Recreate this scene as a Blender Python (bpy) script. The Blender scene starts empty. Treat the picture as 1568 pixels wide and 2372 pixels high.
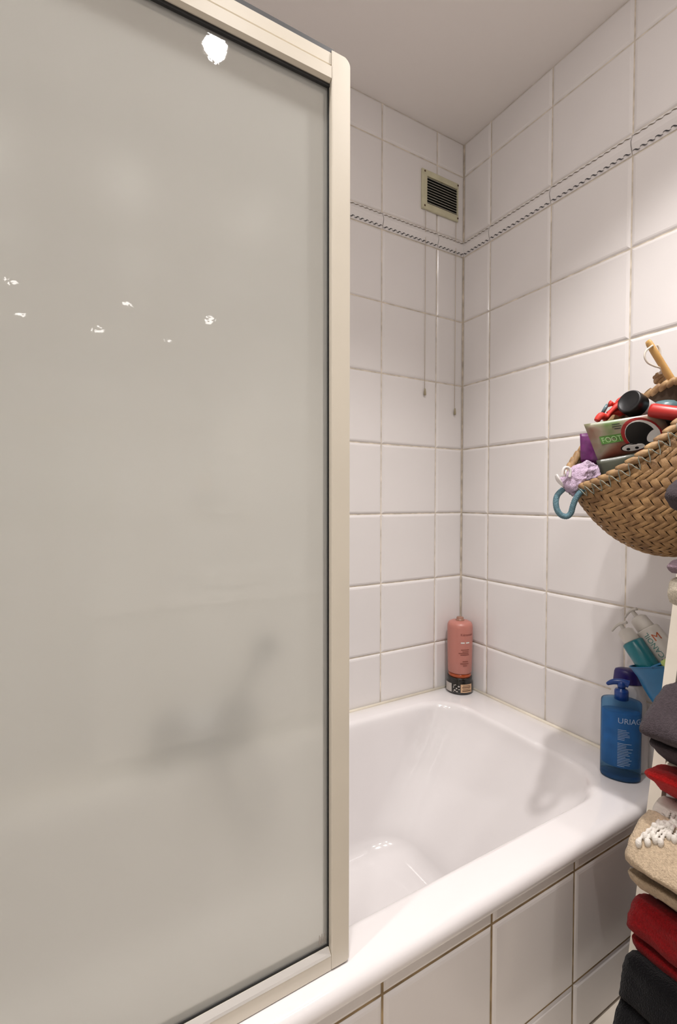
import bpy, bmesh, math, random
from mathutils import Vector, Matrix, noise

random.seed(7)
scene = bpy.context.scene
col = scene.collection
V = Vector

# ------------------------------------------------------------------ camera
# world: the tiled corner behind the tub is the origin; wall_back is y = 0,
# wall_right is x = 0, floor z = 0, ceiling z = 2.568.  Tiles are 25 cm.
F_PX = 1097.3
CAM = V((-1.36956, -1.38259, 1.18365))
RIGHT = V((0.864245, -0.503070, 0.000918))
UP = V((0.012611, 0.023491, 0.999645))
FWD = V((0.502912, 0.863927, -0.026646))
cam_data = bpy.data.cameras.new('camera')
cam = bpy.data.objects.new('camera', cam_data)
col.objects.link(cam)
cam.matrix_world = Matrix((
    (RIGHT.x, UP.x, -FWD.x, CAM.x),
    (RIGHT.y, UP.y, -FWD.y, CAM.y),
    (RIGHT.z, UP.z, -FWD.z, CAM.z),
    (0, 0, 0, 1)))
cam_data.sensor_fit = 'HORIZONTAL'
cam_data.sensor_width = 36.0
cam_data.lens = F_PX / 1568 * 36.0
cam_data.clip_start = 0.01
scene.camera = cam

# ------------------------------------------------------------------ world, lights, exposure
world = bpy.data.worlds.new('world')
scene.world = world
world.use_nodes = True
world.node_tree.nodes['Background'].inputs[0].default_value = (1, .93, .86, 1)
world.node_tree.nodes['Background'].inputs[1].default_value = 0.0
scene.view_settings.view_transform = 'Standard'
scene.view_settings.look = 'None'
scene.view_settings.gamma = 1.0
scene.view_settings.use_curve_mapping = False
scene.view_settings.exposure = -0.06
SPOT_W = 66.0
SPOT_COL = (1.0, 0.955, 0.935)
# the six recessed spotlights (x, y); strength factor
SPOTS = [(-1.62, -0.92, .42), (-1.10, -0.90, 0.42), (-0.555, -0.91, 1.08),
         (-1.62, -1.58, .28), (-0.95, -1.58, .28), (-0.38, -1.58, .28)]
CEIL = 2.568


def ray(px, py):
    return FWD + RIGHT * ((px - 784) / F_PX) - UP * ((py - 1186) / F_PX)


def at(px, py, axis, val):
    """world point where the sight line of a photo pixel meets the plane axis = val"""
    d = ray(px, py)
    return CAM + d * ((val - CAM[axis]) / d[axis])


# ------------------------------------------------------------------ materials
def nodes_of(name):
    m = bpy.data.materials.new(name)
    m.use_nodes = True
    nt = m.node_tree
    return m, nt, nt.nodes['Principled BSDF']


def mat(name, c, rough=0.5, metal=0.0, spec=0.5, trans=0.0, coat=0.0, ior=1.5,
        var=0.0, vscale=20.0, bump=0.0, bscale=200.0, sheen=0.0, emit=None, sss=0.0):
    m, nt, b = nodes_of(name)
    b.inputs['Base Color'].default_value = (*c, 1)
    b.inputs['Roughness'].default_value = rough
    b.inputs['Metallic'].default_value = metal
    b.inputs['Specular IOR Level'].default_value = spec
    b.inputs['Transmission Weight'].default_value = trans
    b.inputs['Coat Weight'].default_value = coat
    b.inputs['IOR'].default_value = ior
    if sheen:
        b.inputs['Sheen Weight'].default_value = sheen
        b.inputs['Sheen Roughness'].default_value = 0.5
    if emit:
        b.inputs['Emission Color'].default_value = (*SPOT_COL, 1)
        b.inputs['Emission Strength'].default_value = emit
    tc = nt.nodes.new('ShaderNodeTexCoord')
    if var:
        n = nt.nodes.new('ShaderNodeTexNoise')
        n.inputs['Scale'].default_value = vscale
        n.inputs['Detail'].default_value = 5
        nt.links.new(tc.outputs['Object'], n.inputs['Vector'])
        r = nt.nodes.new('ShaderNodeValToRGB')
        r.color_ramp.elements[0].position = 0.3
        r.color_ramp.elements[1].position = 0.7
        r.color_ramp.elements[0].color = (*[max(0, x * (1 - var)) for x in c], 1)
        r.color_ramp.elements[1].color = (*[min(1, x * (1 + var)) for x in c], 1)
        nt.links.new(n.outputs['Fac'], r.inputs['Fac'])
        nt.links.new(r.outputs['Color'], b.inputs['Base Color'])
    if bump:
        n = nt.nodes.new('ShaderNodeTexNoise')
        n.inputs['Scale'].default_value = bscale
        n.inputs['Detail'].default_value = 3
        nt.links.new(tc.outputs['Object'], n.inputs['Vector'])
        bp = nt.nodes.new('ShaderNodeBump')
        bp.inputs['Strength'].default_value = bump
        bp.inputs['Distance'].default_value = 0.003
        nt.links.new(n.outputs['Fac'], bp.inputs['Height'])
        nt.links.new(bp.outputs['Normal'], b.inputs['Normal'])
    return m


M = {}
M['tile'] = mat('white_glazed_tile', (.80, .768, .752), rough=.16, var=.02, vscale=3, bump=.02, bscale=9)
M['grout'] = mat('beige_grout', (.68, .61, .51), rough=.9, var=.25, vscale=30)
M['grout_dirty'] = mat('brown_stained_grout', (.34, .245, .13), rough=.9, var=.45, vscale=25)
M['ceiling'] = mat('matt_ceiling_paint', (.90, .855, .82), rough=.85, bump=.03, bscale=80)
M['floor'] = mat('pale_floor_tile', (.62, .56, .48), rough=.35, var=.08, vscale=8)
M['enamel'] = mat('white_bath_enamel', (.805, .775, .77), rough=.10, coat=.5)
M['silicone'] = mat('cream_silicone', (.78, .72, .60), rough=.45, var=.1, vscale=12)
M['rope'] = mat('dark_rope_print', (.045, .045, .05), rough=.3)
M['rope_faint'] = mat('faded_brown_rope_print', (.16, .125, .085), rough=.35)
M['frame'] = mat('cream_lacquered_aluminium', (.70, .645, .54), rough=.30, coat=.15, var=.03, vscale=6)
M['frame_highlight'] = mat('painted_rail_highlight', (.80, .78, .74), rough=.2, metal=.6)  # paler metal tone puts the bottom rail's top-edge highlight into the colour
M['black_rubber'] = mat('black_rubber', (.012, .012, .012), rough=.6)
M['vent'] = mat('yellowed_plastic', (.60, .57, .40), rough=.4, var=.08, vscale=25)
M['vent_slat'] = mat('pale_plastic_slat', (.66, .64, .56), rough=.4)
M['vent_dark'] = mat('vent_inside_shade', (.01, .012, .01), rough=.9)  # near-black, the shade inside the vent put into the colour
M['rust'] = mat('rusty_screw', (.10, .05, .025), rough=.7, var=.4, vscale=300)
M['cord'] = mat('nylon_cord', (.66, .58, .47), rough=.5)
M['cord_pull'] = mat('cord_pull_plastic', (.36, .31, .20), rough=.4)
M['white_paint'] = mat('cream_white_paint', (.74, .68, .58), rough=.45, var=.04, vscale=15)
M['chrome'] = mat('chrome', (.35, .35, .36), rough=.12, metal=1.0)
M['mirror'] = mat('mirror_silver', (.88, .89, .88), rough=.0, metal=1.0)
M['cabinet'] = mat('white_cabinet_lacquer', (.72, .69, .65), rough=.35)
M['ceramic'] = mat('white_ceramic', (.82, .79, .76), rough=.12, coat=.4)
M['lamp_ring'] = mat('white_lamp_ring', (.7, .68, .65), rough=.4)
M['lamp_glow'] = mat('lamp_glow', (1, .95, .88), emit=110.0)

# ------------------------------------------------------------------ mesh helpers
def link(o, parent=None, label=None, cat=None, group=None, kind=None):
    col.objects.link(o)
    if parent is not None:
        o.parent = parent
    if label:
        o['label'] = label
    if cat:
        o['category'] = cat
    if group:
        o['group'] = group
    if kind:
        o['kind'] = kind
    return o


def thing(name, loc, label, cat, group=None):
    o = bpy.data.objects.new(name, None)
    o.empty_display_size = .02
    o.location = loc
    return link(o, None, label, cat, group)


def mdata(name, verts, faces, m, smooth=True):
    me = bpy.data.meshes.new(name)
    me.from_pydata([tuple(v) for v in verts], [], faces)
    me.update()
    if m is not None:
        me.materials.append(M[m] if isinstance(m, str) else m)
    if smooth:
        for p in me.polygons:
            p.use_smooth = True
    return me


def obj(name, vf, m, parent=None, smooth=True, org=None, fix=True, **kw):
    verts, faces = vf
    if org is None:
        org = parent.matrix_basis.translation.copy() if (parent is not None and parent.type == 'EMPTY') else V((0, 0, 0))
    verts = [V(v) - V(org) for v in verts]
    me = mdata(name, verts, faces, m, smooth)
    if fix:
        bm = bmesh.new()
        bm.from_mesh(me)
        bmesh.ops.recalc_face_normals(bm, faces=bm.faces)
        bm.to_mesh(me)
        bm.free()
    o = bpy.data.objects.new(name, me)
    return link(o, parent, **kw)


def box(x0, x1, y0, y1, z0, z1, bev=0.0, seg=2):
    bm = bmesh.new()
    bmesh.ops.create_cube(bm, size=1)
    for v in bm.verts:
        v.co = V(((x0 + x1) / 2 + v.co.x * (x1 - x0), (y0 + y1) / 2 + v.co.y * (y1 - y0),
                  (z0 + z1) / 2 + v.co.z * (z1 - z0)))
    if bev:
        bmesh.ops.bevel(bm, geom=bm.edges[:], offset=bev, segments=seg, affect='EDGES', profile=.5)
    r = ([v.co.copy() for v in bm.verts], [[v.index for v in f.verts] for f in bm.faces])
    bm.verts.index_update()
    r = ([v.co.copy() for v in bm.verts], [[v.index for v in f.verts] for f in bm.faces])
    bm.free()
    return r


def join(*parts):
    vs, fs = [], []
    for v, f in parts:
        n = len(vs)
        vs += list(v)
        fs += [[i + n for i in q] for q in f]
    return vs, fs


def loft(rings, closed=True, cap0=False, cap1=False):
    n = len(rings[0])
    vs = [p for r in rings for p in r]
    fs = []
    for i in range(len(rings) - 1):
        for j in range(n if closed else n - 1):
            k = (j + 1) % n
            fs.append([i * n + j, i * n + k, (i + 1) * n + k, (i + 1) * n + j])
    if cap0:
        fs.append(list(range(n))[::-1])
    if cap1:
        fs.append([(len(rings) - 1) * n + j for j in range(n)])
    return vs, fs


def lathe(profile, c=(0, 0, 0), seg=40, sx=1.0, sy=1.0, axis=None, spin=0.0, cap=True):
    """profile of (radius, height) turned about an axis through c"""
    c = V(c)
    if axis is None:
        A = Matrix.Rotation(spin, 3, 'Z')
    else:
        q = V((0, 0, 1)).rotation_difference(V(axis).normalized())
        A = q.to_matrix() @ Matrix.Rotation(spin, 3, 'Z')
    rings = []
    for r, h in profile:
        rings.append([c + A @ V((r * sx * math.cos(2 * math.pi * k / seg), r * sy * math.sin(2 * math.pi * k / seg), h))
                      for k in range(seg)])
    return loft(rings, True, cap, cap)


def smooth_path(pts, n=8, closed=False):
    pts = [V(p) for p in pts]
    out = []
    m = len(pts)
    rng = range(m if closed else m - 1)
    for i in rng:
        if closed:
            p0, p1, p2, p3 = pts[(i - 1) % m], pts[i], pts[(i + 1) % m], pts[(i + 2) % m]
        else:
            p0, p1, p2, p3 = pts[max(i - 1, 0)], pts[i], pts[i + 1], pts[min(i + 2, m - 1)]
        for k in range(n):
            t = k / n
            out.append(.5 * ((2 * p1) + (p2 - p0) * t + (2 * p0 - 5 * p1 + 4 * p2 - p3) * t * t
                             + (3 * p1 - p0 - 3 * p2 + p3) * t ** 3))
    if not closed:
        out.append(pts[-1])
    return out


def tube(path, rad, seg=10, closed=False, flat=1.0, up=None):
    path = [V(p) for p in path]
    n = len(path)
    rings = []
    prev = None
    for i, p in enumerate(path):
        if closed:
            t = path[(i + 1) % n] - path[(i - 1) % n]
        else:
            t = path[min(i + 1, n - 1)] - path[max(i - 1, 0)]
        t.normalize()
        if prev is None:
            u = V(up) if up else (V((0, 0, 1)) if abs(t.z) < .9 else V((1, 0, 0)))
        else:
            u = prev
        a = (u - t * u.dot(t)).normalized()
        prev = a
        b = t.cross(a)
        r = rad(i / max(1, n - 1)) if callable(rad) else rad
        rings.append([p + a * (r * math.cos(2 * math.pi * k / seg)) + b * (r * flat * math.sin(2 * math.pi * k / seg))
                      for k in range(seg)])
    if closed:
        rings.append(rings[0])
    return loft(rings, True, not closed, not closed)


def text_vf(s, size, extrude=0.0):
    cu = bpy.data.curves.new('lettering', 'FONT')
    cu.body = s
    cu.size = size
    cu.resolution_u = 3
    cu.extrude = extrude
    o = bpy.data.objects.new('lettering_tmp', cu)
    col.objects.link(o)
    bpy.context.view_layer.update()
    me = bpy.data.meshes.new_from_object(o)
    vs = [v.co.copy() for v in me.vertices]
    fs = [list(p.vertices) for p in me.polygons]
    bpy.data.objects.remove(o)
    bpy.data.curves.remove(cu)
    bpy.data.meshes.remove(me)
    return vs, fs


# ------------------------------------------------------------------ room shell
XL, YF = -1.86, -2.70          # left wall, wall behind the photographer
ROWS = [2.568, 2.4427, 2.193, 2.133, 1.881, 1.631, 1.381, 1.131, .881, .631, .381, .131, 0.0]
RIM_Z = .4505

obj('floor', box(XL - .1, .1, YF - .1, .1, -.06, 0), 'floor', smooth=False, kind='structure')
obj('ceiling', box(XL - .1, .1, YF - .1, .1, CEIL, CEIL + .08), 'ceiling', smooth=False, kind='structure')
WALL_A = obj('wall_back', box(XL - .1, .1, .0044, .1, 0, CEIL), 'grout', smooth=False, kind='structure')
WALL_B = obj('wall_right', box(.0044, .1, YF - .1, .0044, 0, CEIL), 'grout', smooth=False, kind='structure')
WALL_L = obj('wall_left', box(XL - .1, XL - .0044, YF - .1, .1, 0, CEIL), 'grout', smooth=False, kind='structure')
WALL_F = obj('wall_front', box(XL - .1, .1, YF - .1, YF - .0044, 0, CEIL), 'grout', smooth=False, kind='structure')

tile_cache = {}


def tile_mesh(ax_u, ax_n, w, h, name='tile', m='tile', bevel=.009):
    """pillow-edged tile, its face in the plane spanned by ax_u and z, looking along ax_n"""
    key = (tuple(ax_u), tuple(ax_n), round(w, 3), round(h, 3), name, m)
    if key in tile_cache:
        return tile_cache[key]
    u, n, z = V(ax_u), V(ax_n), V((0, 0, 1))
    b = min(bevel, w * .3, h * .3)
    rings = []
    for ins, d in ((0, -.009), (0, -.0050), (b * .14, -.0034), (b * .5, -.0012), (b, 0.0)):
        a, c = w / 2 - ins, h / 2 - ins
        rings.append([u * sx * a + z * sz * c + n * d for sx, sz in ((-1, -1), (1, -1), (1, 1), (-1, 1))])
    vs, fs = loft(rings, True, False, True)
    me = mdata(name, vs, fs, m, False)
    bm = bmesh.new()
    bm.from_mesh(me)
    bmesh.ops.recalc_face_normals(bm, faces=bm.faces)
    top = [f for f in bm.faces if abs(f.normal.dot(n)) > .999]
    if top and top[0].normal.dot(n) < 0:
        bmesh.ops.reverse_faces(bm, faces=bm.faces)
    bm.to_mesh(me)
    bm.free()
    tile_cache[key] = me
    return me


G = .0015     # half a joint


def put_tile(wall, c, ax_u, ax_n, w, h, name='tile', m='tile', bevel=.009, tilt=.0018):
    me = tile_mesh(ax_u, ax_n, w - 2 * G, h - 2 * G, name, m, bevel)
    o = bpy.data.objects.new(name, me)
    o.location = c
    o.rotation_euler = (random.uniform(-tilt, tilt) if abs(ax_n[1]) > .5 else 0,
                        random.uniform(-tilt, tilt) if abs(ax_n[0]) > .5 else 0,
                        random.uniform(-tilt, tilt))
    return link(o, wall)


def border_vf(w, h, u, n):
    """profiled border tile: thin fillet, convex roll, fillet"""
    z = V((0, 0, 1))
    prof = [(-h / 2, -.009), (-h / 2, -.002), (-h / 2 + .006, .0), (-.0195, .001), (-.012, .004), (-.003, .0065),
            (.006, .0065), (.013, .004), (.0185, .001), (h / 2 - .003, .0), (h / 2, -.002), (h / 2, -.009)]
    rings = [[u * s * w / 2 + z * a + n * d for a, d in prof] for s in (-1, 1)]
    vs, fs = loft(rings, False)
    k = len(prof)
    fs += [list(range(k)), list(range(k, 2 * k))[::-1]]
    return vs, fs


def rope_vf(w, zc, amp, wid, u, n, lift, pitch=.0185):
    """printed row of little S links along one border tile"""
    z = V((0, 0, 1))
    vs, fs = [], []
    cnt = max(1, int(round(w / pitch)))
    p = w / cnt
    for i in range(cnt):
        s0 = -w / 2 + (i + .5) * p
        pts = []
        for k in range(8):
            t = k / 7
            a = s0 + (t - .5) * p * 1.02
            b = amp * math.sin((t - .5) * math.pi * 1.55) * (1 if t < .82 else 1 - (t - .82) * 2.5)
            pts.append((a, b))
        base = len(vs)
        for k, (a, b) in enumerate(pts):
            k0, k1 = max(k - 1, 0), min(k + 1, 7)
            ta, tb = pts[k1][0] - pts[k0][0], pts[k1][1] - pts[k0][1]
            L = math.hypot(ta, tb)
            th = wid * (.55 + .75 * math.sin(math.pi * k / 7))
            for sgn in (-1, 1):
                q = (a - sgn * tb / L * th, b + sgn * ta / L * th)
                vs.append(u * q[0] + z * (zc + q[1]) + n * lift)
        for k in range(7):
            a = base + 2 * k
            fs.append([a, a + 2, a + 3, a + 1])
    return vs, fs


bcache = {}


def put_border(wall, c, ax_u, ax_n, w):
    u, n = V(ax_u), V(ax_n)
    key = (tuple(ax_u), tuple(ax_n), round(w, 3))
    if key not in bcache:
        h = ROWS[2] - ROWS[3] - 2 * G
        bcache[key] = (mdata('border_tile', *border_vf(w - 2 * G, h, u, n), 'tile', False),
                       mdata('rope_line', *rope_vf(w - 4 * G, -.0215, .0034, .0013, u, n, .0018), 'rope', False),
                       mdata('rope_line', *rope_vf(w - 4 * G, .0205, .0018, .0010, u, n, .0016), 'rope_faint', False))
        for me in bcache[key][:1]:
            bm = bmesh.new(); bm.from_mesh(me)
            bmesh.ops.recalc_face_normals(bm, faces=bm.faces)
            bm.to_mesh(me); bm.free()
    a, b, d = bcache[key]
    o = bpy.data.objects.new('border_tile', a)
    o.location = c
    link(o, wall)
    for me in (b, d):
        link(bpy.data.objects.new('rope_line', me), o)


def tile_wall(wall, cuts, fixed, ax_u, ax_n, floor_from):
    """cuts: joint positions along the wall; floor_from(mid) tells the lowest height to tile down to"""
    horiz = 0 if abs(ax_u[0]) > .5 else 1
    for a, b in zip(cuts[:-1], cuts[1:]):
        w, mid = abs(b - a), (a + b) / 2
        low = floor_from(mid)
        for zt, zb in zip(ROWS[:-1], ROWS[1:]):
            if zt <= low + .005:
                continue
            zb2 = max(zb, low)
            c = V((0, 0, (zt + zb2) / 2))
            c[horiz] = mid
            c[1 - horiz] = fixed
            if abs(zt - ROWS[2]) < 1e-6:
                put_border(wall, c, ax_u, ax_n, w)
            else:
                put_tile(wall, c, ax_u, ax_n, w, zt - zb2)


def cuts(first, pitch, end):
    r = [0.0, first]
    while r[-1] - pitch > end + .02:
        r.append(r[-1] - pitch)
    r.append(end)
    return r


CUT_A = [.003] + cuts(-.1326, .2540, XL)[1:]
CUT_B = cuts(-.1331, .2522, YF)
tile_wall(WALL_A, CUT_A, 0.0, (1, 0, 0), (0, -1, 0), lambda m: RIM_Z - .02)
tile_wall(WALL_B, CUT_B, 0.0, (0, 1, 0), (-1, 0, 0), lambda m: RIM_Z - .02 if m > -.7 else 0.0)
tile_wall(WALL_L, CUT_B, XL, (0, 1, 0), (1, 0, 0), lambda m: RIM_Z - .02 if m > -.7 else 0.0)
tile_wall(WALL_F, CUT_A, YF, (1, 0, 0), (0, 1, 0), lambda m: 0.0)

# ------------------------------------------------------------------ recessed ceiling spotlights
SPOT_PLACE = ['over the screen by the left wall', 'over the front of the tub', 'over the right end of the tub',
              'in the second row by the left wall', 'in the second row, middle one', 'in the second row by the right wall']
for (sx, sy, k), place in zip(SPOTS, SPOT_PLACE):
    t = thing('ceiling_spotlight', (sx, sy, CEIL), 'round white recessed ceiling spotlight ' + place, 'spotlight',
              'recessed ceiling spotlights')
    obj('ring', lathe([(.0355, -.0005), (.036, -.0045), (.040, -.006), (.052, -.005), (.054, -.0005)], (sx, sy, CEIL), 40, cap=False), 'lamp_ring', t)
    obj('lens', lathe([(.034, -.0008), (.034, -.0050), (.030, -.0095), (.020, -.0130), (.009, -.0148), (.001, -.015)], (sx, sy, CEIL), 32), 'lamp_glow', t)
    ld = bpy.data.lights.new('spot_beam', 'SPOT')
    ld.energy = SPOT_W * k
    ld.color = SPOT_COL
    ld.shadow_soft_size = .022
    ld.spot_size = math.radians(102)
    ld.spot_blend = .8
    lo = bpy.data.objects.new('spot_beam', ld)
    lo.location = (0, 0, -.026)
    link(lo, t)

# ------------------------------------------------------------------ bathtub
def rrect(x0, x1, y0, y1, r, z, k=10, m=14):
    """rounded rectangle, same point count whatever the radius"""
    pts = []
    cs = [((x1 - r, y1 - r), 0), ((x0 + r, y1 - r), 90), ((x0 + r, y0 + r), 180), ((x1 - r, y0 + r), 270)]
    for i, ((cx, cy), a0) in enumerate(cs):
        for j in range(k + 1):
            a = math.radians(a0 + 90 * j / k)
            pts.append(V((cx + r * math.cos(a), cy + r * math.sin(a), z)))
        nx, a1 = cs[(i + 1) % 4]
        p = pts[-1]
        q = V((nx[0] + r * math.cos(math.radians(a1)), nx[1] + r * math.sin(math.radians(a1)), z))
        for j in range(1, m):
            pts.append(p.lerp(q, j / m))
    return pts


TX0, TX1, TY0, TY1 = XL + .010, -.010, -.790, -.010
tub = thing('bathtub', (-.93, -.40, 0), 'white enamel built-in bathtub with a sloping end in the tiled corner', 'bathtub')
rings = [rrect(TX0, TX1, TY0 + .004, TY1, .003, .418), rrect(TX0, TX1, TY0 + .001, TY1, .003, .4235),
         rrect(TX0, TX1, TY0, TY1, .003, .432), rrect(TX0, TX1, TY0 + .002, TY1, .003, .4405),
         rrect(TX0, TX1, TY0 + .0065, TY1, .003, .4465), rrect(TX0, TX1, TY0 + .013, TY1, .003, .4497),
         rrect(TX0 + .002, TX1 - .002, TY0 + .022, TY1 - .002, .004, RIM_Z)]
ix0, ix1, iy0, iy1, ir = -1.72, -.135, -.712, -.066, .135
for ins, z in ((0, RIM_Z), (.004, .4500), (.009, .4478), (.014, .443), (.018, .436), (.021, .427)):
    rings.append(rrect(ix0 + ins, ix1 - ins, iy0 + ins, iy1 - ins, ir, z))
for t in [i / 12 for i in range(1, 13)]:
    z = .427 + (.105 - .427) * t
    rings.append(rrect(ix0 + .021 + .06 * t, ix1 - .021 - .26 * t ** 1.15, iy0 + .021 + .035 * t, iy1 - .021 - .045 * t,
                       ir - .01 * t, z))
bx0, bx1, by0, by1 = ix0 + .081, ix1 - .281, iy0 + .056, iy1 - .066
for a in range(1, 8):
    th = math.radians(90 * a / 7)
    ins = .055 * (1 - math.cos(th))
    rings.append(rrect(bx0 + ins, bx1 - ins - .03 * a / 7, by0 + ins, by1 - ins, ir - .012 - ins * .4, .105 - .052 * math.sin(th)))
shell = obj('basin', loft(rings, True, False, True), 'enamel', tub)
bead = tube([(TX0, -.0068, RIM_Z), (-.0068, -.0068, RIM_Z)], .0062, 8)
bead2 = tube([(-.0068, -.0068, RIM_Z), (-.0068, -.775, RIM_Z)], .0062, 8)
obj('sealant', join(bead, bead2), 'silicone', tub)
obj('drain', lathe([(.0, .0), (.028, .0), (.031, .002), (.026, .004), (.0, .004)], (-1.45, -.39, .0532), 28), 'chrome', tub)

# tiled front of the tub
AP_Y = -.775
apron = obj('front_panel', box(XL + .008, -.008, AP_Y + .0038, AP_Y + .04, .001, .4165), 'grout_dirty', tub, smooth=False,
            label='tiled front under the tub rim with brown stained joints')
CUT_P = [-.009, -.168, -.4225, -.677, -.9305, -1.185, -1.4395, -1.694, XL + .009]
for a, b in zip(CUT_P[:-1], CUT_P[1:]):
    for zt, zb in ((.4165, .379), (.379, .1275), (.1275, .001)):
        put_tile(apron, V(((a + b) / 2, AP_Y, (zt + zb) / 2)) - V(tub.location), (1, 0, 0), (0, -1, 0), abs(a - b), zt - zb)

# ------------------------------------------------------------------ shower screen
SY0, SY1 = -.7565, -.7300        # front and back of the frame
scr = thing('shower_screen', (-1.43, -.743, RIM_Z), 'frosted glass bath screen in a cream metal frame standing on the tub rim', 'shower screen')
PX0, PX1 = -1.0175, -.9855
ZB, ZT = .4525, 1.846
# edge post: rounded outer corner at the top
def post_outline(z0, z1, x0, x1, r, n=7):
    pts = [(x0, z0), (x1 - .004, z0), (x1, z0 + .004)]
    for j in range(n + 1):
        a = math.radians(90 * j / n)
        pts.append((x1 - r + r * math.cos(a), z1 - r + r * math.sin(a)))
    pts.append((x0, z1))
    return pts
po = post_outline(ZB, ZT + .001, PX0, PX1, .012)
def bevel_prism(outline, y0, y1, b=.0015):
    cx = sum(p[0] for p in outline) / len(outline)
    cz = sum(p[1] for p in outline) / len(outline)
    rings = []
    for y, ins in ((y0, b), (y0 + b, 0), (y1 - b, 0), (y1, b)):
        rings.append([V((x - math.copysign(min(ins, abs(x - cx)), x - cx), y, z - math.copysign(min(ins, abs(z - cz)), z - cz))) for x, z in outline])
    return loft(rings, True, True, True)
obj('edge_post', bevel_prism(po, SY0 - .002, SY1), 'frame', scr, smooth=False)
WX = XL + .003
# rails: lofted profiles with a groove
def rail(prof, x0, x1):
    rings = [[V((x, y, z)) for y, z in prof] for x in (x0, x1)]
    return loft(rings, True, True, True)
top_prof = [(SY1, ZT - .002), (SY0 + .001, ZT - .002), (SY0, ZT - .003), (SY0, ZT - .0195), (SY0 + .0025, ZT - .0205),
            (SY0 + .0025, ZT - .0218), (SY0 - .0012, ZT - .0228), (SY0 - .0012, ZT - .0400), (SY0 + .004, ZT - .0432), (SY1, ZT - .0432)]
tr = obj('top_rail', rail(top_prof, WX + .02, PX0 - .0006), 'frame', scr, smooth=False)
bot_prof = [(SY1, ZB), (SY0 - .001, ZB), (SY0 - .001, ZB + .0225), (SY0 + .0005, ZB + .0245), (SY0 + .0075, ZB + .0305), (SY1, ZB + .0305)]
obj('bottom_rail', rail(bot_prof, WX + .02, PX0 - .0006), 'frame', scr, smooth=False)
obj('rail_highlight_strip', rail([(SY0 - .0018, ZB + .0232), (SY0 + .0002, ZB + .0262), (SY0 + .0068, ZB + .0318), (SY0 + .0078, ZB + .0300), (SY0 + .001, ZB + .0225)], WX + .02, PX0 - .002),
    'frame_highlight', scr, smooth=False)  # pale strip along the chamfer, drawn as its highlight
obj('wall_profile', box(WX, WX + .02, SY0, SY1, ZB, ZT, .002), 'frame', scr, smooth=False)
seal = join(box(PX0 - .0018, PX0, SY0 + .0075, SY1 - .002, ZB + .03, ZT - .043),
            box(WX + .02, PX0, SY0 + .0085, SY1 - .004, ZB + .0300, ZB + .0335),
            box(WX + .02, PX0, SY0 + .0055, SY1 - .004, ZT - .0475, ZT - .0425))
obj('glass_seal', seal, 'black_rubber', scr, smooth=False)
obj('top_seal', box(WX + .02, PX0 + .004, SY0 + .001, SY1 - .002, ZT - .0025, ZT + .0045), 'black_rubber', scr, smooth=False)
obj('rim_seal', box(WX + .02, PX1 - .003, SY0 + .001, SY1 - .002, RIM_Z, ZB + .001), 'black_rubber', scr, smooth=False)
# frosted pane: smooth glossy face to the room, frosted body
gm = bpy.data.materials.new('frosted_glass')
gm.use_nodes = True
nt = gm.node_tree
nt.nodes.clear()
L = nt.links.new
out = nt.nodes.new('ShaderNodeOutputMaterial')
tl = nt.nodes.new('ShaderNodeBsdfTranslucent'); tl.inputs['Color'].default_value = (.95, .955, .92, 1)
df = nt.nodes.new('ShaderNodeBsdfDiffuse'); df.inputs['Color'].default_value = (.74, .75, .715, 1)
rf = nt.nodes.new('ShaderNodeBsdfRefraction'); rf.inputs['Color'].default_value = (.95, .955, .92, 1)
rf.inputs['Roughness'].default_value = .33; rf.inputs['IOR'].default_value = 1.25
gl = nt.nodes.new('ShaderNodeBsdfGlossy'); gl.inputs['Roughness'].default_value = .012
m1 = nt.nodes.new('ShaderNodeMixShader'); m1.inputs[0].default_value = .78     # translucent <> refraction
m2 = nt.nodes.new('ShaderNodeMixShader'); m2.inputs[0].default_value = .28     # <> diffuse
m3 = nt.nodes.new('ShaderNodeMixShader')
fr = nt.nodes.new('ShaderNodeFresnel'); fr.inputs['IOR'].default_value = 1.65
ge = nt.nodes.new('ShaderNodeNewGeometry')
mu = nt.nodes.new('ShaderNodeMath'); mu.operation = 'SUBTRACT'; mu.inputs[0].default_value = 1.0
mm = nt.nodes.new('ShaderNodeMath'); mm.operation = 'MULTIPLY'
tc = nt.nodes.new('ShaderNodeTexCoord')
nz = nt.nodes.new('ShaderNodeTexNoise'); nz.inputs['Scale'].default_value = 45; nz.inputs['Detail'].default_value = 3
bp = nt.nodes.new('ShaderNodeBump'); bp.inputs['Strength'].default_value = .018; bp.inputs['Distance'].default_value = .006
L(tc.outputs['Object'], nz.inputs['Vector']); L(nz.outputs['Fac'], bp.inputs['Height']); L(bp.outputs['Normal'], gl.inputs['Normal'])
L(ge.outputs['Backfacing'], mu.inputs[1]); L(mu.outputs[0], mm.inputs[0]); L(fr.outputs[0], mm.inputs[1])
L(tl.outputs[0], m1.inputs[1]); L(rf.outputs[0], m1.inputs[2])
L(m1.outputs[0], m2.inputs[1]); L(df.outputs[0], m2.inputs[2])
L(mm.outputs[0], m3.inputs[0]); L(m2.outputs[0], m3.inputs[1]); L(gl.outputs[0], m3.inputs[2])
L(m3.outputs[0], out.inputs['Surface'])
M['frost'] = gm
obj('glass_pane', box(WX + .012, PX0 - .001, -.7465, -.7425, ZB + .026, ZT - .038), 'frost', scr, smooth=False)
# small etched maker's mark low in the corner of the pane
mk = []
for i in range(6):
    x = PX0 - .016 + i * .0022
    h = (.016, .013, .017, .012, .016, .010)[i]
    mk.append(box(x, x + .0008, -.7471, -.7466, ZB + .037 + i * .0005, ZB + .037 + h))
M['etch'] = mat('grey_etched_mark', (.42, .38, .34), rough=.8)
obj('etched_mark', join(*mk), 'etch', scr, smooth=False)

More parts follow.
